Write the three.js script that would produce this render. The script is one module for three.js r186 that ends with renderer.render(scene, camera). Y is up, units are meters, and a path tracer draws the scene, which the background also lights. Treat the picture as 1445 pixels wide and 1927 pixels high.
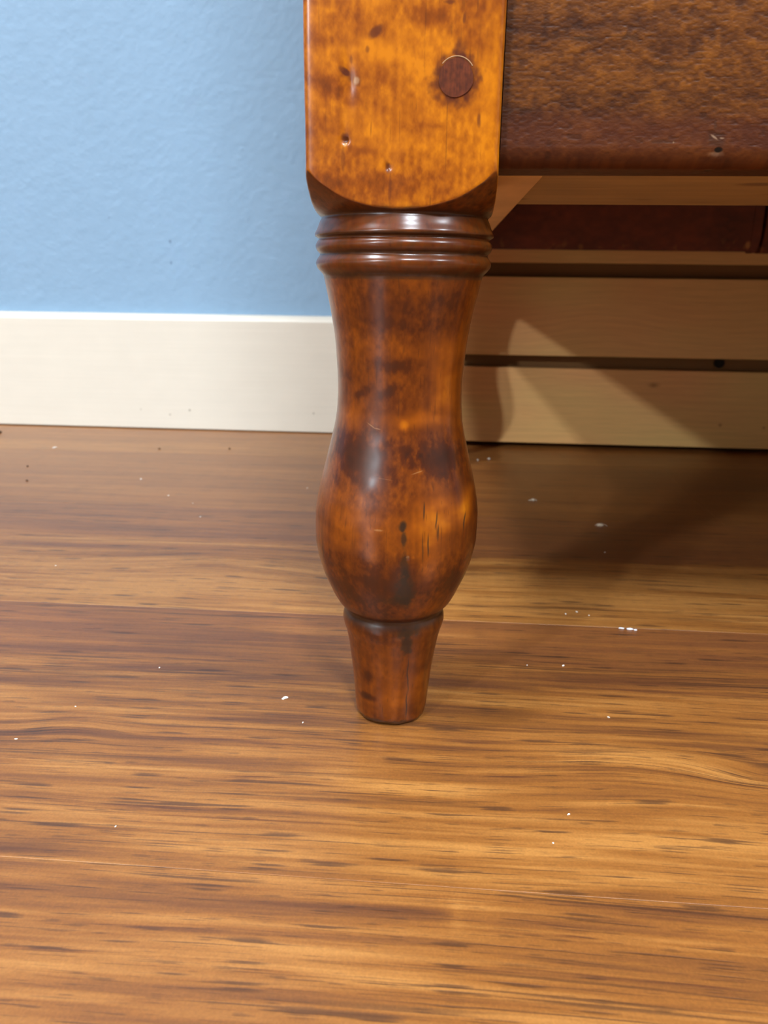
import * as THREE from 'three';
import { RoundedBoxGeometry } from 'three/addons/geometries/RoundedBoxGeometry.js';
import { mergeGeometries } from 'three/addons/utils/BufferGeometryUtils.js';
import { RectAreaLightUniformsLib } from 'three/addons/lights/RectAreaLightUniformsLib.js';

// ---------------------------------------------------------------- camera, lights, exposure
// x runs along the back wall, y is up, z comes towards the viewer; metres.
const scene = new THREE.Scene();
scene.background = new THREE.Color(0x000000);
const camera = new THREE.PerspectiveCamera(2 * Math.atan(963.5 / 1447) * 180 / Math.PI, 1445 / 1927, 0.01, 60);
camera.position.set(0, 0.137, 0);
camera.rotation.order = 'YXZ';
camera.rotation.set(-16.86 * Math.PI / 180, 4.28 * Math.PI / 180, 0.71 * Math.PI / 180);
camera.focus = 0.215;
camera.userData.fStop = 24;
const renderer = new THREE.WebGLRenderer({ antialias: true });
renderer.toneMapping = THREE.LinearToneMapping;
renderer.toneMappingExposure = 1.0;
renderer.shadowMap.enabled = true;
RectAreaLightUniformsLib.init();
const CEILING = 2.6, COOL = new THREE.Color(0.86, 0.97, 1.07);   // daylight-white lamps
// ceiling lights: x, z, side of the square panel, radiance, colour
const LIGHTS = [
  [-3.9, 5.4, 0.30, 1650, COOL, 'far square ceiling light near the left end of the ceiling'],
  [-2.3, 3.6, 0.20, 1300, COOL, 'smallest square ceiling light, farther out in the room'],
  [0.5, 1.8, 0.45, 185, COOL, 'largest square ceiling light, in front of the dresser'],
  [-1.1, 0.4, 0.32, 190, COOL, 'added square fill light close to the blue wall, left of the dresser'],  // fill added to brighten the left wall and floor
  [2.6, 1.35, 0.30, 480, COOL, 'square ceiling light right of the dresser'],
  [1.0, -0.05, 0.20, 170, COOL, 'square ceiling light above the dresser'],
];

// ---------------------------------------------------------------- helpers
function tag(o, label, category, group, kind) {
  o.userData = {};
  if (label) o.userData.label = label;
  if (category) o.userData.category = category;
  if (group) o.userData.group = group;
  if (kind) o.userData.kind = kind;
  return o;
}
const used = new Map();
function numbered(name) {
  const n = used.get(name) ?? 0; used.set(name, n + 1);
  return n ? name + '_' + String(n).padStart(3, '0') : name;
}
function mesh(name, geo, mat, parent = scene) {
  const m = new THREE.Mesh(geo, mat);
  m.name = numbered(name); m.castShadow = m.receiveShadow = true;
  parent.add(m); return m;
}
function group(name, x = 0, y = 0, z = 0) {
  const g = new THREE.Group(); g.name = numbered(name); g.position.set(x, y, z); scene.add(g); return g;
}
// seeded noise
let seed = 7;
const rnd = () => { seed = (seed * 1664525 + 1013904223) >>> 0; return seed / 4294967296; };
const PERM = new Uint8Array(512), GR = new Float32Array(256);
{ const a = [...Array(256).keys()]; for (let i = 255; i > 0; i--) { const j = Math.floor(rnd() * (i + 1)); [a[i], a[j]] = [a[j], a[i]]; }
  for (let i = 0; i < 512; i++) PERM[i] = a[i & 255]; for (let i = 0; i < 256; i++) GR[i] = rnd() * 2 - 1; }
const sm = (t) => t * t * (3 - 2 * t);
function n2(x, y) {
  const xi = Math.floor(x), yi = Math.floor(y), fx = sm(x - xi), fy = sm(y - yi), X = xi & 255, Y = yi & 255;
  const a = PERM[X] + Y, b = PERM[X + 1] + Y;
  const p = GR[PERM[a]], q = GR[PERM[b]], r = GR[PERM[a + 1]], s = GR[PERM[b + 1]];
  const u = p + (q - p) * fx; return u + (r + (s - r) * fx - u) * fy;
}
function n3(x, y, z) {
  const zi = Math.floor(z), fz = sm(z - zi), o = (zi & 255) * 57.31, o2 = ((zi + 1) & 255) * 57.31;
  const a = n2(x + o, y + o * 1.7); return a + (n2(x + o2, y + o2 * 1.7) - a) * fz;
}
function fb2(x, y, k = 4) { let s = 0, a = 0.5; for (let i = 0; i < k; i++) { s += a * n2(x, y); x = x * 2.03 + 13.7; y = y * 2.03 + 7.1; a *= 0.5; } return s; }
function fb3(x, y, z, k = 3) { let s = 0, a = 0.5; for (let i = 0; i < k; i++) { s += a * n3(x, y, z); x = x * 2.03 + 13.7; y = y * 2.03 + 7.1; z = z * 2.03 + 3.3; a *= 0.5; } return s; }
const clamp = (v, a = 0, b = 1) => v < a ? a : v > b ? b : v;
const step = (a, b, v) => sm(clamp((v - a) / (b - a)));
const mix3 = (c, d, t) => { c[0] += (d[0] - c[0]) * t; c[1] += (d[1] - c[1]) * t; c[2] += (d[2] - c[2]) * t; };
// fn(u, v, c) writes an sRGB colour 0..255 to c[0..2] and a height 0..1 to c[3]; v = 0 is the bottom row
function textures(w, h, fn, wrap = THREE.MirroredRepeatWrapping, wantBump = true) {
  const a = new Uint8Array(w * h * 4), b = wantBump ? new Uint8Array(w * h * 4) : null, c = [0, 0, 0, 0.5];
  for (let j = 0, k = 0; j < h; j++) for (let i = 0; i < w; i++, k += 4) {
    c[3] = 0.5; fn((i + 0.5) / w, (j + 0.5) / h, c);
    a[k] = clamp(c[0], 0, 255); a[k + 1] = clamp(c[1], 0, 255); a[k + 2] = clamp(c[2], 0, 255); a[k + 3] = 255;
    if (b) { b[k] = b[k + 1] = b[k + 2] = clamp(c[3]) * 255; b[k + 3] = 255; }
  }
  const make = (d, srgb) => {
    const t = new THREE.DataTexture(d, w, h, THREE.RGBAFormat);
    t.wrapS = t.wrapT = wrap; t.magFilter = THREE.LinearFilter; t.minFilter = THREE.LinearMipmapLinearFilter; t.generateMipmaps = true;
    if (srgb) t.colorSpace = THREE.SRGBColorSpace; t.needsUpdate = true; return t;
  };
  return { map: make(a, true), bump: b && make(b, false) };
}
// box with rounded edges between two corners, uv from the world position along the two axes of each face
function box(x0, y0, z0, x1, y1, z1, r = 0.0008, uvOf = null, seg = 2) {
  const g = r > 0 ? new RoundedBoxGeometry(x1 - x0, y1 - y0, z1 - z0, seg, r) : new THREE.BoxGeometry(x1 - x0, y1 - y0, z1 - z0);
  g.translate((x0 + x1) / 2, (y0 + y1) / 2, (z0 + z1) / 2);
  if (uvOf) uvs(g, uvOf);
  return g;
}
function uvs(g, uvOf) {
  const p = g.attributes.position, n = g.attributes.normal, uv = new Float32Array(p.count * 2);
  for (let i = 0; i < p.count; i++) {
    const q = uvOf(p.getX(i), p.getY(i), p.getZ(i), n.getX(i), n.getY(i), n.getZ(i)); uv[2 * i] = q[0]; uv[2 * i + 1] = q[1];
  }
  g.setAttribute('uv', new THREE.BufferAttribute(uv, 2)); return g;
}
const std = (o) => new THREE.MeshPhysicalMaterial(o);

// ---------------------------------------------------------------- floor
// each mark: x mm, z mm, half length, half width, strength
const FLOOR_DARK = [[-158,-405,37,5.7,.4],[-111,-413,19,9.9,.35],[-174,-357,17,3.8,.5],[-114,-344,16,5,.5],[-204,-350,11,4.5,.35],[-81,-421,12,26.5,.35],[38,-430,25,44.7,.3],[109,-410,86,13.3,.4],[-137,-286,90,10.5,.35],[-133,-257,41,7.9,.3],[-79,-272,42,4.7,.35],[37,-275,51,4.6,.4],[16,-269,22,2.2,.5],[100,-283,31,5.8,.3],[-91,-249,59,4.9,.3],[-58,-236,56,3.7,.35],[-108,-241,39,4.6,.3],[71,-245,37,3,.4],[54,-251,28,3.2,.4],
  [-121,-202,12,4.6,.5],[-117,-210,5,6.2,.4],[-134,-205,3,3,.5],[-98,-207,14,2.4,.4],[-70,-205,15,3.5,.5],[-79,-201,7,1.7,.5],[-47,-202,10,1.7,.4],[-30,-200,18,2.2,.45],[-121,-188,10,.8,.7],[-43,-183,9,3.3,.6],[-49,-184,9,1.4,.5],[-15,-180,12,1.8,.4],[-95,-171,22,1.3,.5],[-69,-170,17,1.3,.4],[-49,-167,28,.6,.6],[14,-208,8,3.5,.5],[29,-200,17,1.9,.45],[22,-190,5,1.5,.6],[6,-192,11,2,.4],[47,-192,9,2.5,.4],[36,-177,16,1.1,.4],[95,-199,4,8.1,.35]];
const FLOOR_DARK_NEAR = [[-63,-130,18,.7,.6],[-80,-132,7,1.2,.4],[-36,-131,17,.6,.6],[-76,-123,9,.6,.6],[-55,-123,22,.4,.6],[-75,-117,7,1.2,.5],[-32,-121,8,1.5,.5],[38,-126,27,1,.5],[5,-125,11,.5,.5],[58,-140,3,.9,.7],[29,-139,5,1.3,.6],[33,-136,3,1.7,.5],[0,-144,5,1.3,.4],[12,-145,7,1.6,.35],[4,-135,7,.6,.6],[-54,-113,4,1.1,.4]];
const FLOOR_LIGHT = [[-130,-329,76,24.2,.4],[43,-334,97,20.5,.45],[-161,-312,37,12.4,.3],[-94,-186,31,3.5,.5],[-29,-190,9,3,.5],[-1,-185,22,4.9,.4],[-67,-157,41,9.9,.3],[47,-211,20,7.5,.2],[11,-141,7,6.3,.3],[7,-141,2,4.7,.4],[-75,-142,31,5,.2],[38,-160,39,7.7,.25]];
const SEAMS = [-0.7415, -0.5936, -0.4470, -0.2977, -0.1487, 0.0003];      // plank edges, back to front
const PLANK_END = 0.1685;
const OAK_LIGHT = [166, 113, 56], OAK_MID = [132, 82, 36], OAK_DARK = [88, 52, 30], OAK_RED = [142, 86, 46], OAK_BLACK = [54, 34, 25];
function floorColour(x, z, row, c) {
  const marks = row === 4 ? FLOOR_DARK_NEAR : FLOOR_DARK, X = x * 1e3, Z = z * 1e3;
  let w = z + 0.004 * fb2(x * 5 + row * 9, z * 14 + row * 31, 3);
  if (row === 3) {   // cathedral figure on the right of the near plank
    const dx = (x - 0.098) / 0.045, dz = (z + 0.199) / 0.016, q = Math.exp(-dx * dx - dz * dz);
    w += q * (0.018 * Math.sqrt(dx * dx + dz * dz * 0.8 + 0.02) - 0.006);
    const ex = (x + 0.122) / 0.018, ez = (z + 0.206) / 0.008; w += 0.004 * Math.exp(-ex * ex - ez * ez) * (ex + 0.4);
  }
  if (row === 2) { const dx = (x + 0.10) / 0.07, dz = (z + 0.352) / 0.02; w += 0.012 * Math.exp(-dx * dx - dz * dz) * (0.6 - dx * dx * 0.8); }
  const s = row * 17.3;
  const broad = fb2(x * 5 + s, w * 85 + s, 3), mid = fb2(x * 18 + s, w * 330 - s, 3), fine = fb2(x * 45 + s, w * 1150 + s, 2);
  const calm = row < 2 ? 0.5 : row === 2 ? 0.85 : 1;
  let t = 0.42 + calm * (0.66 * broad + 0.54 * mid + 0.26 * fine);
  let red = 0;
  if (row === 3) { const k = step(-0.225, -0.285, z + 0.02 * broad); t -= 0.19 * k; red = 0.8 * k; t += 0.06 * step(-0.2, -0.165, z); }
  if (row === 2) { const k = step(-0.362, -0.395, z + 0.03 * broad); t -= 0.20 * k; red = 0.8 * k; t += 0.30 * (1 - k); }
  if (row === 1) { t -= 0.02; red = 0.5; }
  if (row === 0) { t += 0.16; red = 0.2; }
  if (row === 4) { t += 0.16; red = 0.1; }
  const wz = step(-0.05, 0.5, n2(x * 38, w * 1250)) * 0.9 + step(0.0, 0.5, n2(x * 60, w * 2600)) * 0.7 + 0.4 * n2(x * 240, w * 4200);
  for (const m of marks) { const dx = (X - m[0]) / (m[2] * 1.5); if (dx > 2 || dx < -2) continue; const dz = ((w - z) * 700 + Z - m[1]) / m[3]; if (dz > 2.2 || dz < -2.2) continue;
    t -= 0.75 * m[4] * Math.exp(-1.2 * (dx * dx + dz * dz)) * clamp(0.06 + 0.85 * wz, 0, 1.5); }
  for (const m of FLOOR_LIGHT) { const dx = (X - m[0]) / m[2]; if (dx > 2 || dx < -2) continue; const dz = (Z - m[1]) / m[3]; if (dz > 2.2 || dz < -2.2) continue;
    t += 0.55 * m[4] * Math.exp(-1.2 * (dx * dx + dz * dz)) * (1.3 - 0.6 * wz); }
  c[0] = OAK_MID[0]; c[1] = OAK_MID[1]; c[2] = OAK_MID[2];
  if (t > 0.42) mix3(c, OAK_LIGHT, clamp((t - 0.42) / 0.5)); else mix3(c, OAK_DARK, clamp((0.42 - t) / 0.55));
  mix3(c, OAK_RED, red * 0.6);
  // dark vessels: thin broken dashes along the grain
  const den = 0.18 + 0.35 * n2(x * 14 + s, w * 120);
  const dash = n2(x * 70 + s * 3, w * 2100 + s), dash2 = n2(x * 170 + 5, w * 4200 - s);
  const v = step(0.50 - 0.25 * den, 0.92, dash) * 0.85 + step(0.45, 0.95, dash2) * 0.5;
  const line = step(0.34, 0.8, n2(x * 22 + s, w * 2500 + 40)) * step(-0.25, 0.45, n2(x * 9 - s, w * 60 + 7));
  mix3(c, OAK_BLACK, clamp(v) * (row >= 2 ? 0.62 : 0.4)); mix3(c, OAK_BLACK, line * (row >= 2 ? 0.5 : 0.3));
  const sp = 1 + 0.05 * n2(x * 2600, z * 2600); c[0] *= sp; c[1] *= sp; c[2] *= sp;
  c[3] = 0.62 - 0.45 * clamp(v) + 0.12 * fine;
}
const floor = tag(new THREE.Group(), 'brown wood plank floor with golden and reddish grain', null, null, 'structure'); floor.name = 'floor'; scene.add(floor);
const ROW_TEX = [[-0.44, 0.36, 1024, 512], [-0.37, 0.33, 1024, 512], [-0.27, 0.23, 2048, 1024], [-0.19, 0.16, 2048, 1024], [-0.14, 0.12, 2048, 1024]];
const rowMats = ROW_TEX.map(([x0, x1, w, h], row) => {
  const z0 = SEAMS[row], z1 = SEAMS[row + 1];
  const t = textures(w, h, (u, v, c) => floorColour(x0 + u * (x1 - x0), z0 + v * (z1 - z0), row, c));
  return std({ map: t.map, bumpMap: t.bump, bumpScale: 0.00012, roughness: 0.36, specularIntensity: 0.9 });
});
function plank(row, x0, x1, z0, z1) {
  const [a, b] = ROW_TEX[row], s0 = SEAMS[row], s1 = SEAMS[row + 1];
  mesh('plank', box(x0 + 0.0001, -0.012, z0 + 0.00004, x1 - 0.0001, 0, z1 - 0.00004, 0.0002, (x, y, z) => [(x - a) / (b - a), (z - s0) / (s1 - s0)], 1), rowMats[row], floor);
}
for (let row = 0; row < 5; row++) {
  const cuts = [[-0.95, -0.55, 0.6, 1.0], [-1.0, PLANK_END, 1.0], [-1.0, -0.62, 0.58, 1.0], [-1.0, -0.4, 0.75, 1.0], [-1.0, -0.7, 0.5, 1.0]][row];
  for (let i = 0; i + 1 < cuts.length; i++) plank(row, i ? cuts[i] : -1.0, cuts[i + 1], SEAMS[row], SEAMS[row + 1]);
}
for (let k = 0; k < 3; k++) { // planks under and behind the viewer repeat the near rows
  const row = 4 - k, z0 = 0.0003 + k * 0.149;
  mesh('plank', box(-0.9999, -0.012, z0 + 0.00008, 0.9999, 0, z0 + 0.14892, 0.0005, (x, y, z) => [(x + 0.3) / 0.3, (z - z0) / 0.149], 1), rowMats[row], floor);
}
{ // the rest of the shop floor, further than the planks can be told apart
  const Z1 = 0.4473, L = -5.2, R = 5.2, F = 7.0, B = -0.7415;
  const uvf = (x, y, z) => [x / 0.3, z / 0.149];
  const parts = [box(L, -0.012, B, -1.0, 0, F, 0, uvf), box(1.0, -0.012, B, R, 0, F, 0, uvf), box(-1.0, -0.012, Z1, 1.0, 0, F, 0, uvf)];
  const far = mesh('far_planks', mergeGeometries(parts), rowMats[3], floor); far.userData.kind = 'stuff';
  mesh('subfloor', box(L, -0.12, B - 0.15, R, -0.0122, F + 0.15, 0), std({ color: 0x6b5a48, roughness: 0.9 }), floor);
}

// ---------------------------------------------------------------- walls, ceiling, baseboard
const blueTex = textures(1024, 1024, (u, v, c) => {
  const x = u * 0.36, y = v * 0.36;
  const peel = fb2(x * 190, y * 210, 3) + 0.55 * fb2(x * 60 + 9, y * 95, 3);
  const k = 1 + 0.012 * fb2(x * 40, y * 40, 3);
  c[0] = 129 * k; c[1] = 160 * k; c[2] = 186 * k; c[3] = 0.5 + 0.42 * peel;
  // small dark nicks in the paint
  for (const [px, py, r] of [[0.2141, 0.1663, 0.0011], [0.2138, 0.1483, 0.0009], [0.16, 0.1858, 0.0005]]) {
    const d = Math.hypot(x - px, (y - py) * 0.75) / r; if (d < 1.6) { const q = Math.exp(-d * d * 1.6); mix3(c, [84, 104, 128], q * 0.85); c[3] -= q * 0.5; } }
  for (const [px, py, r] of [[0.3121, 0.252, 0.0022], [0.2819, 0.2417, 0.0018], [0.088, 0.117, 0.003]]) {
    const d = Math.hypot(x - px, y - py) / r; if (d < 2) c[3] += 0.5 * Math.exp(-d * d * 1.5); }
});
blueTex.map.wrapS = blueTex.map.wrapT = blueTex.bump.wrapS = blueTex.bump.wrapT = THREE.MirroredRepeatWrapping;
const blue = std({ map: blueTex.map, bumpMap: blueTex.bump, bumpScale: 0.00045, roughness: 0.5, specularIntensity: 0.6 });
const plaster = std({ color: 0xb8b4ab, roughness: 0.9 }), ceilMat = std({ color: 0xf2efe8, roughness: 0.95 });
const wallBack = mesh('wall_back', box(-5.2, -0.012, -0.9, 5.2, CEILING, -0.705, 0, (x, y) => [(x + 0.46) / 0.36, y / 0.36]), blue); tag(wallBack, 'light blue painted wall behind the dresser', null, null, 'structure');
tag(mesh('wall_left', box(-5.4, -0.12, -0.9, -5.2, CEILING, 7.2, 0), plaster), 'pale grey side wall of the room', null, null, 'structure');
tag(mesh('wall_right', box(5.2, -0.12, -0.9, 5.4, CEILING, 7.2, 0), plaster), 'pale grey side wall of the room', null, null, 'structure');
tag(mesh('wall_front', box(-5.2, -0.12, 7.0, 5.2, CEILING, 7.2, 0), std({ color: 0x67625b, roughness: 0.9 })), 'grey wall behind the viewer', null, null, 'structure');
tag(mesh('ceiling', box(-5.4, CEILING, -0.9, 5.4, CEILING + 0.15, 7.2, 0), ceilMat), 'white ceiling with square lights', null, null, 'structure');
const bbTex = textures(1024, 512, (u, v, c) => {
  const x = u * 0.4, y = v * 0.12, brush = fb2(x * 14, y * 900, 3), k = 1 + 0.014 * brush + 0.01 * fb2(x * 60, y * 60, 2);
  c[0] = 212 * k; c[1] = 206 * k; c[2] = 191 * k; c[3] = 0.5 + 0.3 * brush;
  for (const [px, py, r] of [[0.2076, 0.014, 0.0007], [0.2265, 0.0185, 0.0009], [0.18, 0.0183, 0.0005], [0.3424, 0.0184, 0.0007]]) {
    const d = Math.hypot(x - px, y - py) / r; if (d < 1.7) mix3(c, [96, 86, 70], 0.8 * Math.exp(-d * d * 1.4)); }
});
{
  const s = new THREE.Shape();   // profile of the board, looking along the wall: front is +x of the shape
  s.moveTo(0, 0.0008); s.lineTo(0.0115, 0.0008); s.lineTo(0.012, 0.0013); s.lineTo(0.012, 0.0988);
  s.bezierCurveTo(0.0119, 0.1005, 0.0095, 0.1030, 0.0065, 0.1042); s.lineTo(0.0002, 0.1046); s.lineTo(0, 0.1046);
  const g = new THREE.ExtrudeGeometry(s, { depth: 6.0, bevelEnabled: false, curveSegments: 10 });
  g.rotateY(-Math.PI / 2); g.translate(2.6, 0, -0.7049);       // shape x -> +z, depth -> -x
  uvs(g, (x, y) => [(x + 0.46) / 0.4, y / 0.12]);
  const bb = mesh('baseboard_back', g, std({ map: bbTex.map, bumpMap: bbTex.bump, bumpScale: 0.00006, roughness: 0.36, specularIntensity: 0.9 }));
  tag(bb, 'cream painted baseboard along the foot of the blue wall', null, null, 'structure');
}

// ---------------------------------------------------------------- slatted maple panel against the wall
{
  const p = tag(group('slat_panel', 0.79, 0, -0.672), 'pale wood slat wall panel standing behind and under the dresser', 'wall panel');
  const local = (g) => g.translate(-0.79, 0, 0.672);
  const tex = textures(1024, 512, (u, v, c) => {
    const x = u * 0.3, y = v * 0.15, s = y > 0.074 ? 3 : 0;
    const dx = (x - 0.11) / 0.075, dy = (y - (s ? 0.105 : 0.02)) / 0.026, q = Math.exp(-dx * dx - dy * dy);
    const w = y + 0.003 * fb2(x * 9 + s, y * 30, 3) + (s ? 0.02 * q * (dx * dx * 0.8 - 0.2) : 0);
    const ring = Math.sin(w * 1150 + 2 * n2(x * 7, w * 60)), fine = fb2(x * 60, w * 1500, 3), pink = fb2(x * 12 + s, y * 30 + s, 2);
    const k = 1 + 0.010 * ring + 0.05 * fine; c[0] = (216 + 6 * pink) * k; c[1] = (166 - 12 * pink) * k; c[2] = (104 - 4 * pink) * k;
    c[3] = 0.5 + 0.2 * fine;
    for (const [px, py, rx, ry] of [[0.2112, 0.0236, 0.0012, 0.0012], [0.2466, 0.0223, 0.001, 0.001], [0.1535, 0.0555, 0.0035, 0.0018]]) {
      const d = Math.hypot((x - px) / rx, (y - py) / ry); if (d < 1.8) mix3(c, [110, 74, 40], 0.5 * Math.exp(-d * d)); }
  });
  const maple = std({ map: tex.map, bumpMap: tex.bump, bumpScale: 0.00003, roughness: 0.55, specularIntensity: 0.6 });
  const uvf = (x, y, z) => [(x - 0.02) / 0.3, (y + (z + 0.655)) / 0.15];
  const backer = std({ color: 0x7a5228, roughness: 0.85 });
  let bottoms = [[0.0042, 0.0676], [0.0776, 0.1400], [0.1508, 0.2136]];
  for (let y = 0.2241; y < 2.3; y += 0.0733) bottoms.push([y, y + 0.0629]);
  for (const [a, b] of bottoms) mesh('slat', local(box(-0.02, a, -0.664, 1.6, b, -0.655, 0.0007, uvf, 1)), maple, p);
  mesh('backing_board', local(box(-0.0195, 0.006, -0.679, 1.5995, 2.355, -0.671, 0)), backer, p);
  for (const x of [-0.015, 0.4, 0.8, 1.2, 1.575]) mesh('spacer', local(box(x, 0.0065, -0.6712, x + 0.02, 2.35, -0.6638, 0)), backer, p);
  mesh('batten', local(box(0.02, 0, -0.6925, 1.58, 0.09, -0.679, 0.0005)), std({ color: 0x3b2c1c, roughness: 0.9 }), p);
  mesh('batten', local(box(0.02, 2.2, -0.7045, 1.58, 2.3, -0.679, 0.0005)), backer, p);
  for (const [x, y] of [[0.2287, 0.0733], [0.6287, 0.0733]]) {
    const s = new THREE.CylinderGeometry(0.0042, 0.0042, 0.0022, 20).rotateX(Math.PI / 2).translate(x, y, -0.6701);
    mesh('screw', local(s), std({ color: 0x15110d, roughness: 0.5, metalness: 0.6 }), p).userData.label = 'dark screw head in the groove';
  }
}

// ---------------------------------------------------------------- dresser
const AX = -0.01215, AZ = -0.2262;       // axis of the front left leg
const HALF = 0.02375;
const PROFILE = [[0, 0.0098], [0.0006, 0.0108], [0.0018, 0.0115], [0.0061, 0.0119], [0.0133, 0.0125], [0.0206, 0.0134], [0.0262, 0.0142], [0.0300, 0.0150], [0.0326, 0.0158], [0.0343, 0.0161], [0.0354, 0.0160], [0.0365, 0.0157], [0.0374, 0.0154], [0.0381, 0.01545], [0.0392, 0.0165], [0.0404, 0.0176], [0.0452, 0.0201], [0.0507, 0.0224], [0.0561, 0.0239], [0.0622, 0.0248], [0.0683, 0.0248], [0.0742, 0.0241], [0.0792, 0.0231], [0.0859, 0.0214], [0.0925, 0.0198], [0.0973, 0.0188], [0.1017, 0.0183], [0.1079, 0.0181], [0.1142, 0.0184], [0.1222, 0.0192], [0.1273, 0.0201], [0.1335, 0.0214], [0.1368, 0.0221],
  [0.1380, 0.0224], [0.1386, 0.0229], [0.1393, 0.0236], [0.1402, 0.0242], [0.1410, 0.0244], [0.1416, 0.0243], [0.1424, 0.0238], [0.1430, 0.0234], [0.1433, 0.0233], [0.1436, 0.0234], [0.1441, 0.0239], [0.1449, 0.0244], [0.1455, 0.0245], [0.1460, 0.0244], [0.1467, 0.0240], [0.1473, 0.0236], [0.14755, 0.0236], [0.1478, 0.0243], [0.1482, 0.0247], [0.1486, 0.0247], [0.1493, 0.0244], [0.1503, 0.0239], [0.1513, 0.0235], [0.1522, 0.0231], [0.1528, 0.0228], [0.1533, 0.0233], [0.1537, 0.0238], [0.1541, 0.0245], [0.1549, 0.0257], [0.1560, 0.0273], [0.1580, 0.0294], [0.1603, 0.0315], [0.1645, 0.0337], [0.168, 0.0352], [0.2, 0.05], [1, 0.06]];
function lathe(h) { // radius at height h: cubic through the profile points (monotone)
  let i = 1; while (i < PROFILE.length - 1 && PROFILE[i][0] < h) i++;
  const [h0, r0] = PROFILE[i - 1], [h1, r1] = PROFILE[i], d = (r1 - r0) / (h1 - h0);
  const slope = (j) => { if (j < 1 || j >= PROFILE.length - 1) return j < 1 ? 0 : d; const a = (PROFILE[j][1] - PROFILE[j - 1][1]) / (PROFILE[j][0] - PROFILE[j - 1][0]), b = (PROFILE[j + 1][1] - PROFILE[j][1]) / (PROFILE[j + 1][0] - PROFILE[j][0]); return a * b <= 0 ? 0 : 2 * a * b / (a + b); };
  const t = clamp((h - h0) / (h1 - h0)), H = h1 - h0, m0 = slope(i - 1) * H, m1 = slope(i) * H;
  return r0 * (2 * t ** 3 - 3 * t * t + 1) + m0 * (t ** 3 - 2 * t * t + t) + r1 * (3 * t * t - 2 * t ** 3) + m1 * (t ** 3 - t * t);
}
function square(th) { const p = 26, c = Math.abs(Math.cos(th)), s = Math.abs(Math.sin(th)); return HALF / Math.pow(c ** p + s ** p, 1 / p); }
function legRadius(th, h) {
  if (h < 0.1535) return lathe(h);
  const a = square(th), b = lathe(h), k = 0.00035, q = clamp(0.5 + 0.5 * (b - a) / k);
  return b + (a - b) * q - k * q * (1 - q);
}
const LEAN = (h) => h < 0.16 ? -0.0017 * (1 - h / 0.16) : 0;
function legGeometry(nT, dh, worn) {
  const hs = []; for (let h = 0; h < 0.17; h += dh) hs.push(h);
  for (let h = 0.17; h < 0.2195; h += 0.004) hs.push(h); for (let k = 0; k < 31; k++) hs.push(0.22 + k * 0.021);
  const vOf = (h) => { if (h < 0.2199) return h / 0.22; const k = Math.round((h - 0.22) / 0.021); return (k % 2 ? 0.2 : 0.2199) / 0.22; };   // above the frame the grain goes on to and fro
  const pos = [], uv = [], idx = [];
  for (const h of hs) { const lat = h < 0.1535 ? lathe(h) : 0;
    for (let i = 0; i <= nT; i++) {
      const th = -Math.PI + 2 * Math.PI * i / nT; let r = h < 0.1535 ? lat : legRadius(th, h);
      let x = Math.sin(th), z = Math.cos(th);
      if (worn) { // handmade unevenness of the turning and of the square block
        r += 0.00016 * fb3(x * 1.3 + 5, h * 60, z * 1.3 + 5, 2) + 0.00005 * n3(x * 6, h * 300, z * 6);
        if (h < 0.004) r += 0.0007 * n3(x * 3, h * 300, z * 3 + 4) * (1 - h / 0.004);
        const gap = (X, H, R, D) => { const d = ((r * x - X) ** 2 + ((h - H)) ** 2) / (R * R); if (z > 0 && d < 4) r -= D * Math.exp(-d * 1.5); };
        gap(-0.0128, 0.1826, 0.0016, 0.0011); gap(-0.0137, 0.1690, 0.0009, 0.0010); gap(-0.0063, 0.1919, 0.0013, 0.0005); gap(-0.0031, 0.1629, 0.0009, 0.0004); gap(0.0048, 0.0622, 0.0006, 0.0005);
      }
      pos.push(r * x + LEAN(h), h, r * z); uv.push(i / nT, vOf(h));
    } }
  const n = nT + 1;
  for (let j = 0; j + 1 < hs.length; j++) for (let i = 0; i < nT; i++) { const a = j * n + i, b = a + 1, c = a + n, d = c + 1; idx.push(a, b, c, b, d, c); }
  const c0 = pos.length / 3; pos.push(LEAN(0), 0, 0); uv.push(0.5, 0);
  for (let i = 0; i < nT; i++) idx.push(c0, i + 1, i);
  const c1 = c0 + 1, top = (hs.length - 1) * n; pos.push(0, hs[hs.length - 1], 0); uv.push(0.5, 0.95);
  for (let i = 0; i < nT; i++) idx.push(c1, top + i, top + i + 1);
  const g = new THREE.BufferGeometry();
  g.setAttribute('position', new THREE.Float32BufferAttribute(pos, 3)); g.setAttribute('uv', new THREE.Float32BufferAttribute(uv, 2)); g.setIndex(idx);
  g.computeVertexNormals();
  { const N = g.attributes.normal; // one smooth seam at the back
    for (let j = 0; j < hs.length; j++) { const a = j * n, b = a + nT, v = new THREE.Vector3(N.getX(a) + N.getX(b), N.getY(a) + N.getY(b), N.getZ(a) + N.getZ(b)).normalize(); N.setXYZ(a, v.x, v.y, v.z); N.setXYZ(b, v.x, v.y, v.z); } }
  return g;
}
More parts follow.
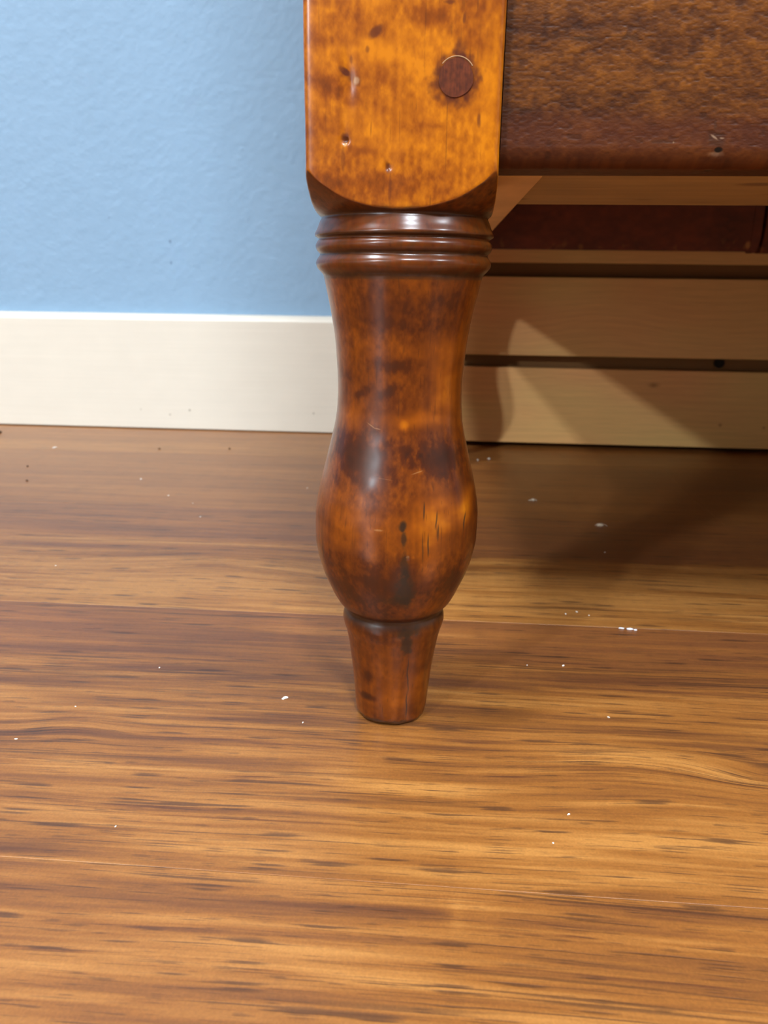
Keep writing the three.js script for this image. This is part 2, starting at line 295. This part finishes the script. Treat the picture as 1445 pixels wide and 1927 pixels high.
// marks on the front of the leg: x mm from its axis, height mm, half width, half height, strength, slant
const CLOUDS = [[-19.6,190.3,4.7,1.9,.35,0],[-17.2,180,7,2.7,.55,.3],[-3.9,182.4,6.7,3.2,.5,.2],[5.6,194.9,6.7,2.7,.5,0],[9,172,6,1.2,.4,0],[-21.2,170.8,4,2,.45,.2],[-9.5,166.7,4.7,1.2,.4,.1],[-12.1,195.1,8,1.3,.25,0],[-6.9,159.3,14.7,2.9,.35,0],[-17.4,161.1,4,2.7,.25,0],[16,167,5.4,5.4,.12,0],[12.4,161.2,9.4,2.7,.25,0],
  [-4.3,128.4,13.8,7.6,.45,0],[13.5,132.5,6.9,8.2,.2,0],[-.7,114.6,7.1,2.4,.6,0],[-10.3,106.5,3.6,1.7,.5,-.5],[-2,107.7,4,1.7,.5,-.5],[-15.3,106,3.6,10,.25,0],[-6.7,87.1,11,9.1,.75,0],[12.9,89.3,6.6,5.6,.75,0],[3.4,92.4,6.5,2.9,.3,0],[18.2,81.9,3.7,5.9,.35,0],[-.9,52.5,24,9.5,.62,0],[-2.6,76,8.9,2.1,.3,0],[16.5,52.8,6.1,6.1,.3,0],[-6.7,17.7,2.1,3.2,.5,0],[-7,9.8,2.6,1.5,.75,0],[-3.5,35.2,7.8,3.9,.3,0],[-8.5,135,8.2,2.7,.2,0]];
const GLOWS = [[13,107.6,4.3,8.5,.6,0],[6,100.2,8.6,2.9,.5,0],[2.5,98.8,1.4,1.7,.6,0],[11.2,118.7,6.3,3.5,.3,0],[-13.5,100.5,4,4.3,.4,0],[-14.1,68.5,6,6.8,.3,0],[12.1,71.7,6.7,7.5,.7,0],[20.4,74,2.1,6,.7,0],[11.1,56.5,4.3,6.1,.35,0],[9.6,12.1,3.6,9.7,.3,0],[.7,7.7,6.5,4.1,.3,0],[1,18,10,9,.3,0],[-7,171.7,9.4,5.4,.3,0],[2.8,186.3,10.7,8,.3,0],[-8.4,187.5,6.7,3.3,.3,0],[20.3,181.8,3.2,14.7,.25,0]];
const STAINS = [[3.3,71.7,1,1.6,1,0],[3.6,68.1,.8,2.4,.8,0],[4,59.1,1.2,4.3,.75,0],[4.4,51.6,2.6,5.6,.85,0],[2.1,47.7,4.3,1.5,.5,0],[4.7,34.8,3.1,1.7,.85,0],[5.1,30.3,1.7,3.5,.8,0],[8,35.1,.8,1.9,.5,0],[-6.3,191.9,1.5,1.1,.75,-.5],[-8.2,188.2,.5,.8,.5,0],[-13.8,183.8,1.2,.8,.7,.4],[-12.1,182.4,2.3,1.2,.5,.4],[-13.7,169.4,.9,1.2,.85,0],[-3.1,162.9,.7,1.3,.75,.5],[-2.5,158.1,.4,3.5,.35,0],[-14.1,165,.5,3.2,.35,0],[18.4,173.5,.5,1.6,.6,0],[14.1,194.7,.4,1.1,.6,-.6],[10.6,197.8,1.3,.5,.6,0],[12.6,182.2,5.3,5.5,.95,0],[13.4,187.6,1.6,2.6,.6,0],[-1.3,1.2,9.8,1.1,.7,0],[-12.1,186.2,.4,1.1,.4,0]];
const CRACKS = [[8.7,75.6,.2,2.4,.8,.15],[12.3,72.8,.2,2.4,.7,.15],[13.1,68.9,.2,2.1,.7,-.2],[10.4,65.7,.2,3.3,.8,0],[8.9,65.2,.2,4.2,.5,0],[20.4,70.5,.2,2.4,.8,-.1],[5.7,18.8,.2,6.4,.7,0],[5.4,7.7,.2,4.9,.8,-.1],[-20.9,60.3,.2,2.7,.4,0]];
const PALE = [[-11.1,181.9,.9,.8,.8,0],[-13.7,168,.5,.5,.9,0],[-6.5,98.2,1.2,.2,.5,.6],[-4.8,97.6,.9,.2,.5,.2],[-3.6,70.3,1.2,.3,.45,0],[6.6,86.1,1.5,.2,.4,-.3],[-2.5,84.3,2.1,.1,.35,.1],[4.9,62.6,.5,.5,.5,0]];
const W_BRIGHT = [184, 108, 8], W_MID = [126, 62, 6], W_DARK = [70, 28, 5], W_DEEP = [48, 21, 9], W_BLACK = [38, 26, 18];
function sum(list, x, h, wob, cut) { // ragged patches
  let s = 0;
  for (const m of list) { const dx0 = x - m[0], dh = h - m[1] + m[5] * dx0; const a = dx0 / m[2], b = dh / m[3]; const d = a * a + b * b; if (d > 5) continue;
    const e = Math.sqrt(d) + wob; s += m[4] * step(1.35, cut, e); }
  return s;
}
const legTex = textures(2048, 2048, (u, v, c) => {
  const th = (u - 0.5) * 2 * Math.PI, h = v * 0.22, r = legRadius(th, h), X = Math.sin(th) * r, Z = Math.cos(th) * r, x = X * 1e3, y = h * 1e3;
  const post = h > 0.1533, front = Z > 0;
  const curl = fb3(X * 60 + 20, h * 230 + X * 60, Z * 60 + 9, 3);              // curly figure across the grain
  const cloud = fb3(X * 45 + 3, h * 40, Z * 45 + 3, 3), mott = fb3(X * 1000, h * 620, Z * 1000, 3), streak = n3(X * 900, h * 28, Z * 900) , pore = n3(X * 2300, h * 190, Z * 2300);
  let t = (post ? 0.76 : 0.29) + (post ? 0.30 : 0.26) * cloud + 0.30 * curl * (post ? 1 : 0.5) + (post ? 0.30 : 0.16) * mott + (post ? 0.08 : 0.07) * streak;
  if (front) {
    const wob = 0.55 * fb3(X * 260, h * 260, 4.2, 3) + 0.35 * mott;
    t -= 0.58 * clamp(sum(CLOUDS, x, y, wob, -0.1), 0, 1.1) * (1 + 0.5 * mott); t += 0.62 * clamp(sum(GLOWS, x, y, wob, -0.1), 0, 1);
  }
  c[0] = W_MID[0]; c[1] = W_MID[1]; c[2] = W_MID[2];
  if (t > 0.5) mix3(c, W_BRIGHT, clamp((t - 0.5) / 0.45)); else if (t > 0.1) mix3(c, W_DARK, clamp((0.5 - t) / 0.42)); else { c[0] = W_DARK[0]; c[1] = W_DARK[1]; c[2] = W_DARK[2]; mix3(c, W_DEEP, clamp((0.12 - t) / 0.3)); }
  const pr = step(0.5, 0.95, pore); mix3(c, W_DEEP, 0.28 * pr);
  c[3] = 0.6 - 0.25 * pr + 0.18 * mott;
  // turned grooves coloured darker; old polish on the foot ring
  let g = 0; for (const [gh, w] of [[0.1478, 0.0006], [0.1435, 0.0007], [0.1381, 0.0009], [0.0374, 0.0021], [0.1530, 0.0009]]) { const d = (h + 0.0003 * n3(X * 500, h * 200, Z * 500) - gh) / w; g = Math.max(g, Math.exp(-d * d)); }
  mix3(c, [40, 24, 15], 0.82 * g);
  if (h > 0.1528 && h < 0.18) { // shade under the turned shoulder, put into the wood colour
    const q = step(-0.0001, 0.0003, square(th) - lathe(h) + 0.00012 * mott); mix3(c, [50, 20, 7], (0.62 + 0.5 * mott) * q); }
  if (h > 0.137 && h < 0.154) mix3(c, [66, 36, 16], clamp(0.30 + 0.9 * mott + 0.6 * cloud));   // rings dulled by old polish
  if (front) {
    const w2 = 0.5 * fb3(X * 900, h * 700, 1.1, 3);
    const st = clamp(sum(STAINS, x, y, w2, 0.5)); mix3(c, y > 155 ? [70, 30, 22] : W_BLACK, st * 0.88);
    const cr = clamp(sum(CRACKS, x + 0.25 * n2(h * 300, 3), y, 0.2 * w2, 0.6)); mix3(c, W_BLACK, cr * 0.85); c[3] -= 0.5 * cr;
    const pa = clamp(sum(PALE, x, y, w2, 0.5)); mix3(c, [176, 146, 116], pa * 0.75);
  }
});
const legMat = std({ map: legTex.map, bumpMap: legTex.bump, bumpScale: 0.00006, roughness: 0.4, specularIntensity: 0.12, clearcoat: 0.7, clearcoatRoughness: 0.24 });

const X0 = -0.0359, X1 = 0.862, ZF = -0.2022, ZB = -0.612;
const dresser = tag(group('dresser', AX, 0, AZ), 'antique reddish brown wooden dresser on turned legs, standing before the blue wall', 'dresser');
const put = (name, g, m, x = -AX, y = 0, z = -AZ) => { const o = mesh(name, g, m, dresser); o.position.set(x, y, z); return o; };
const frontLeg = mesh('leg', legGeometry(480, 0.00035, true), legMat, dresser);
{ // the peg that pins the rail's tenon
  const pegTex = textures(128, 128, (u, v, c) => { const f = fb2(u * 9, v * 9, 3), g = fb2(u * 4, v * 26, 3); c[0] = 84 + 22 * f + 18 * g; c[1] = 38 + 12 * f + 10 * g; c[2] = 17 + 8 * f; });
  const g = new THREE.CylinderGeometry(0.0040, 0.0041, 0.006, 40, 1); const p = g.attributes.position;
  for (let i = 0; i < p.count; i++) { const a = Math.atan2(p.getZ(i), p.getX(i)), k = 1 + 0.02 * Math.sin(a * 3 + 1) + 0.006 * Math.sin(a * 5); p.setX(i, p.getX(i) * k); p.setZ(i, p.getZ(i) * k * 1.02); }
  g.rotateX(Math.PI / 2); g.rotateX(0.035); g.computeVertexNormals();
  const peg = mesh('peg', g, std({ map: pegTex.map, roughness: 0.5, specularIntensity: 0.4 }), frontLeg); peg.position.set(0.01262, 0.1823, HALF - 0.0026); peg.userData.label = 'dark round wooden peg set in the post';
  // chipped rim of the peg's hole, bare wood
  const rim = new THREE.TorusGeometry(0.0043, 0.00013, 8, 40, 1.9); rim.rotateZ(0.55);
  const rp = mesh('chipped_rim', rim, std({ color: 0xa07a50, roughness: 0.6 }), frontLeg); rp.position.set(0.0127, 0.1825, HALF - 0.00005);
}
const plainLeg = legGeometry(96, 0.0015, false);
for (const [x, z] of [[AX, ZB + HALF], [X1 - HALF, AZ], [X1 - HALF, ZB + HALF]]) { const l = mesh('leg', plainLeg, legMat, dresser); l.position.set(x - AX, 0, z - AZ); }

// bottom rail across the front
const railTex = textures(1024, 1024, (u, v, c) => {
  const x = u * 0.1, y = 0.16 + v * 0.11;
  const mott = 0.85 * fb2(x * 760, y * 1500, 3) + 0.35 * n2(x * 190, y * 480), band = fb2(x * 18, y * 140, 3), big = fb2(x * 14 + 4, y * 26, 3), pit = n2(x * 420, y * 1300);
  let t = 0.42 + 0.62 * mott + 0.35 * band + 0.22 * big + 0.22 * step(0.1715, 0.180, y + 0.002 * band);
  const red = step(0.178, 0.171, y + 0.002 * band);
  const lo = [48, 21, 4], hi = [112, 64, 14]; c[0] = lo[0]; c[1] = lo[1]; c[2] = lo[2]; mix3(c, hi, clamp(t)); mix3(c, [74, 34, 18], 0.55 * red);
  const p = step(0.5, 0.9, pit); mix3(c, [44, 20, 8], 0.4 * p); c[3] = 0.5 + 0.5 * mott - 0.2 * p;
  const w = 0.5 * fb2(x * 900, y * 900, 3), X = x * 1e3, Y = y * 1e3; // x from the rail's left end
  const mark = [[18.8, 191.2, 3.2, .5, .7, 0], [28.4, 191.3, 2.2, .6, .5, 0], [5.4, 176.2, 3.5, .6, .6, 0], [38.2, 184.9, 4.5, .9, .4, 0], [39.4, 169.2, 3, .4, .5, 0], [51.5, 169.6, 2, 1.8, .55, 0], [50.6, 172.8, .4, 1.2, .5, .6], [1, 190, 1.2, 40, .4, 0]];
  const d = clamp(sum(mark, X, Y, w, 0.4)); mix3(c, [48, 30, 22], d * 0.8); c[3] -= 0.15 * d;
  const hole = clamp(sum([[52, 167.5, .9, .5, 1, 0]], X, Y, w * 0.5, 0.6)); mix3(c, [14, 8, 4], hole); c[3] -= hole * 0.5;
  const chip = clamp(sum([[51.6, 166.8, 1.8, .5, .6, 0], [50.8, 170.2, .9, .3, .8, .6], [52.6, 170, .7, .25, .8, 0], [26.8, 164.6, .8, .12, .6, .5], [41.4, 169.1, .2, .2, .6, 0]], X, Y, w, 0.4)) * (1 - hole); mix3(c, [168, 146, 122], chip * 0.7);
});
const stained = std({ map: railTex.map, bumpMap: railTex.bump, bumpScale: 0.00016, roughness: 0.45, specularIntensity: 0.35 });
const darkWood = std({ color: 0x5a2a12, roughness: 0.5 });
const RX0 = 0.01185, RX1 = X1 - 2 * HALF - 0.0003;
{
  const s = new THREE.Shape(); const r = 0.0046, y0 = 0.1637, y1 = 0.262, d = 0.017;   // shape x is depth from the front face
  s.moveTo(r, y0); s.absarc(r, y0 + r, r, -Math.PI / 2, -Math.PI, true); s.lineTo(0, y1); s.lineTo(d, y1); s.lineTo(d, y0); s.lineTo(r, y0);
  const g = new THREE.ExtrudeGeometry(s, { depth: RX1 - RX0, bevelEnabled: false, curveSegments: 10 });
  g.rotateY(Math.PI / 2); g.translate(RX0, 0, -0.2065);      // depth -> +x, shape x -> -z
  uvs(g, (x, y, z) => [(x - 0.0115) / 0.1, (y - 0.16 - (z + 0.2065) * 0.6) / 0.11]);
  put('front_rail', g, stained);
}
// raw pale wood of the frame under the drawers
const pineTex = textures(512, 512, (u, v, c) => {
  const x = u * 0.15, z = v * 0.15; const a = fb2(x * 20, z * 160, 4), b = fb2(x * 60, z * 60, 3), k = n2(x * 45 + 3, z * 110 + 8);
  const m = 1 + 0.08 * a + 0.06 * b; c[0] = 206 * m; c[1] = 160 * m; c[2] = 98 * m; mix3(c, [120, 78, 40], 0.55 * step(0.55, 0.85, k)); c[3] = 0.5 + 0.3 * a;
});
const pine = std({ map: pineTex.map, bumpMap: pineTex.bump, bumpScale: 0.0002, roughness: 0.8 });
const uvPine = (x, y, z) => [x / 0.15, (z + y) / 0.15], uvPineAlong = (x, y, z) => [z / 0.15, (x + y) / 0.15];
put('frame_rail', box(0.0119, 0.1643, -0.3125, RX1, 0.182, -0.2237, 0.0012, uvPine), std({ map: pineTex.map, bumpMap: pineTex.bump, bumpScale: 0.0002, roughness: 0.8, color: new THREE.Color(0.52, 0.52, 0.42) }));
put('runner', box(0.0120, 0.1634, -0.5995, 0.0243, 0.1640, -0.2240, 0.0002, uvPineAlong), pine).userData.label = 'paler strip of raw wood under the frame';
put('runner', box(-0.0118, 0.1645, -0.5990, 0.0118, 0.182, -0.2505, 0.001, uvPineAlong), pine);
put('runner', box(0.0121, 0.1648, -0.5990, 0.0241, 0.182, -0.3130, 0.001, uvPineAlong), pine);
put('runner', box(RX1 - 0.024, 0.1645, -0.5990, RX1 - 0.0002, 0.182, -0.3130, 0.001, uvPineAlong), pine);
put('side_panel', box(X0 + 0.003, 0.1645, ZB + 0.0478, X0 + 0.0235, 0.8495, ZF - 0.0478, 0.001, (x, y, z) => [z / 0.1, y / 0.11]), stained);
put('side_panel', box(X1 - 0.0235, 0.1645, ZB + 0.0478, X1 - 0.003, 0.8495, ZF - 0.0478, 0.001, (x, y, z) => [z / 0.1, y / 0.11]), stained);
// dark stained boards across the back
const backTex = textures(512, 256, (u, v, c) => {
  const x = u * 0.25, y = 0.15 + v * 0.06; const a = fb2(x * 30, y * 60, 3), b = fb2(x * 200, y * 300, 3); const m = 1 + 0.25 * a + 0.2 * b;
  c[0] = 96 * m; c[1] = 42 * m; c[2] = 20 * m; mix3(c, [150, 100, 44], 0.5 * step(0.14, 0.5, fb2(x * 260, y * 260, 2)) * step(0.1685, 0.161, y + 0.004 * a));
  const d = Math.hypot((x - 0.2135) / 0.0018, (y - 0.1632) / 0.0026); if (d < 1.6) mix3(c, [176, 122, 62], 0.8 * step(1.4, 0.6, d));
});
const backMat = std({ map: backTex.map, roughness: 0.7 });
{
  const board = (pts) => { const s = new THREE.Shape(); pts.forEach(([x, y], i) => i ? s.lineTo(x, y) : s.moveTo(x, y)); const g = new THREE.ExtrudeGeometry(s, { depth: 0.010, bevelEnabled: false }); g.translate(0, 0, -0.610); return uvs(g, (x, y) => [x / 0.25, (y - 0.15) / 0.06]); };
  put('back_board', board([[0.0125, 0.1592], [0.2152, 0.1590], [0.2139, 0.845], [0.0125, 0.845]]), backMat);
  put('back_board', board([[0.2155, 0.1588], [0.2166, 0.1579], [0.2192, 0.1579], [0.2205, 0.1605], [0.2218, 0.168], [0.2218, 0.185], [0.2216, 0.21], [0.2210, 0.845], [0.2142, 0.845]]), backMat);
  put('back_board', board([[0.2226, 0.1579], [0.30, 0.1575], [RX1, 0.1573], [RX1, 0.845], [0.2240, 0.845], [0.2249, 0.21], [0.2246, 0.185], [0.2242, 0.170], [0.2234, 0.163]]), backMat);
  put('added_black_sheet', box(0.0126, 0.1625, -0.6119, RX1, 0.845, -0.6102, 0), std({ color: 0x060504, roughness: 1 }));  // black sheet added so the slit between the boards looks deep in shade
}
put('drawer_bottom', box(-0.0115, 0.2, -0.5995, RX1, 0.212, -0.2240, 0.0005), darkWood);
put('dresser_top', box(X0 - 0.012, 0.8502, ZB - 0.004, X1 + 0.012, 0.872, ZF + 0.015, 0.003, (x, y, z) => [x / 0.2, z / 0.11]), stained);
for (const [y0, y1] of [[0.264, 0.452], [0.456, 0.646], [0.650, 0.846]]) {
  const d = put('drawer', box(RX0 + 0.001, y0, -0.226, RX1 - 0.001, y1, -0.2075, 0.0015, (x, y) => [x / 0.2, y / 0.11]), stained);
  for (const x of [0.2, 0.63]) { const k = new THREE.LatheGeometry([[0, 0.026], [0.012, 0.024], [0.017, 0.018], [0.014, 0.011], [0.008, 0.006], [0.009, 0]].map(([a, b]) => new THREE.Vector2(a, b)).reverse(), 24).rotateX(Math.PI / 2).translate(x, (y0 + y1) / 2, -0.2076); mesh('knob', k, darkWood, d); }
}

// ---------------------------------------------------------------- crumbs and fluff on the floor
{
  const paint = std({ color: 0xece6da, roughness: 0.7 }), fluff = std({ color: 0xc9b9a2, roughness: 0.95 }), grit = std({ color: 0x3c2a1e, roughness: 0.9 });
  const chip = (l, w, t, k) => { const g = new THREE.IcosahedronGeometry(1, 1), p = g.attributes.position; for (let i = 0; i < p.count; i++) { const x = p.getX(i), y = p.getY(i), z = p.getZ(i), q = 1 + 0.35 * n3(x * 1.7 + k, y * 1.7, z * 1.7); p.setXYZ(i, x * q * l, Math.max(0, (y * q + 0.6) * t), z * q * w); } g.computeVertexNormals(); return g; };
  const spots = [[-.187, -.3407, .5], [-.0999, -.2453, .4], [.0374, -.1774, .35], [.0318, -.1659, .3], [-.081, -.1616, .28], [-.1275, -.197, .35], [.0346, -.2609, .3], [.048, -.2618, .5], [.0578, -.2275, .3], [.0293, -.6011, 1], [.0383, -.6061, 1.1], [.0608, -.3116, .5], [.088, -.3906, .6], [-.118, -.2168, .3], [-.0414, -.2146, .3], [-.1763, -.4707, .6], [-.1416, -.4276, .5], [-.3186, -.6009, 1.2], [.0655, -.3085, .35], [.0557, -.309, .45], [-.21, -.51, .6], [-.155, -.455, .4], [-.09, -.5, .5]];
  const all = spots.map(([x, z, r], i) => chip(r * 0.0008 * (1 + 0.4 * (i % 3)), r * 0.0007, r * 0.0005, i * 3.7).rotateY(i * 1.9).translate(x, 0.00002, z));
  tag(mesh('crumbs', mergeGeometries(all), paint), 'tiny pale crumbs scattered over the wood floor', null, null, 'stuff');
  const dk = [[-.3967, -.6546, 1.9], [-.3069, -.5361, .8], [-.2856, -.4959, .8], [-.2326, -.6082, .9], [-.1756, -.6159, .9]].map(([x, z, r], i) => chip(r * 0.001, r * 0.0008, r * 0.0007, 60 + i * 3.1).translate(x, 0.00002, z));
  tag(mesh('grit', mergeGeometries(dk), grit), 'dark specks of dirt on the floor below the baseboard', null, null, 'stuff');
  let o = mesh('paint_flake', mergeGeometries([chip(0.0009, 0.0006, 0.0004, 1), chip(0.0005, 0.0004, 0.0003, 9).translate(-0.0008, 0, 0.0007)]), paint); o.position.set(-0.0498, 0.00002, -0.2289); tag(o, 'white paint flake on the floor left of the turned leg\'s foot', 'flake');
  o = mesh('sliver', mergeGeometries([chip(0.0016, 0.0004, 0.0004, 4), chip(0.0012, 0.00035, 0.0003, 6).translate(-0.0033, 0, -0.0003), chip(0.0007, 0.0003, 0.0003, 8).translate(0.0022, 0, 0.0003)]), std({ color: 0xeaf0f6, roughness: 0.3 })); o.position.set(0.0799, 0.00002, -0.2962); o.rotation.y = -0.08; tag(o, 'thin white sliver lying along the plank seam', 'sliver');
  const tuft = (k, s) => { const gs = []; for (let i = 0; i < 9; i++) { const a = k + i * 2.4, q = s * (0.6 + 0.5 * ((i * 7) % 5) / 5); const cv = new THREE.CatmullRomCurve3([new THREE.Vector3(0, 0.0002, 0), new THREE.Vector3(Math.cos(a) * q * 0.5, 0.0003 + s * 0.3 * ((i * 3) % 4) / 4, Math.sin(a) * q * 0.4), new THREE.Vector3(Math.cos(a + 0.6) * q, 0.0002, Math.sin(a + 0.6) * q * 0.8)]); gs.push(new THREE.TubeGeometry(cv, 8, 0.00014, 5)); } gs.push(chip(s * 0.45, s * 0.3, s * 0.25, k)); return mergeGeometries(gs.map((g) => g.index ? g.toNonIndexed() : g)); };
  o = mesh('lint_tuft', tuft(1, 0.004), fluff); o.position.set(0.0945, 0.00002, -0.4373); tag(o, 'larger grey tuft of lint on the shaded floor under the dresser', 'lint');
  o = mesh('lint_tuft', tuft(4, 0.0032), fluff); o.position.set(0.0608, 0.00002, -0.4878); tag(o, 'smaller tuft of lint on the shaded floor, nearer the slatted panel', 'lint');
}

// ---------------------------------------------------------------- ceiling lights
for (const [x, z, s, radiance, colour, label] of LIGHTS) {
  const l = tag(group('ceiling_light', x, CEILING - 0.03, z), label, 'ceiling light');
  const b = 0.02, e = s / 2 + b;
  mesh('housing', new RoundedBoxGeometry(2 * e, 0.026, 2 * e, 2, 0.004).translate(0, 0.0165, 0), std({ color: 0xf4f4f2, roughness: 0.5 }), l);
  mesh('glowing_diffuser', new THREE.BoxGeometry(s, 0.003, s).translate(0, 0.0025, 0), std({ color: 0xffffff, emissive: new THREE.Color(colour), emissiveIntensity: 3, roughness: 0.6 }), l);
  const a = new THREE.RectAreaLight(colour, radiance, s, s); a.name = 'ceiling_lamp'; a.position.set(0, -0.002, 0); a.rotation.x = -Math.PI / 2; l.add(a);
}
renderer.render(scene, camera);
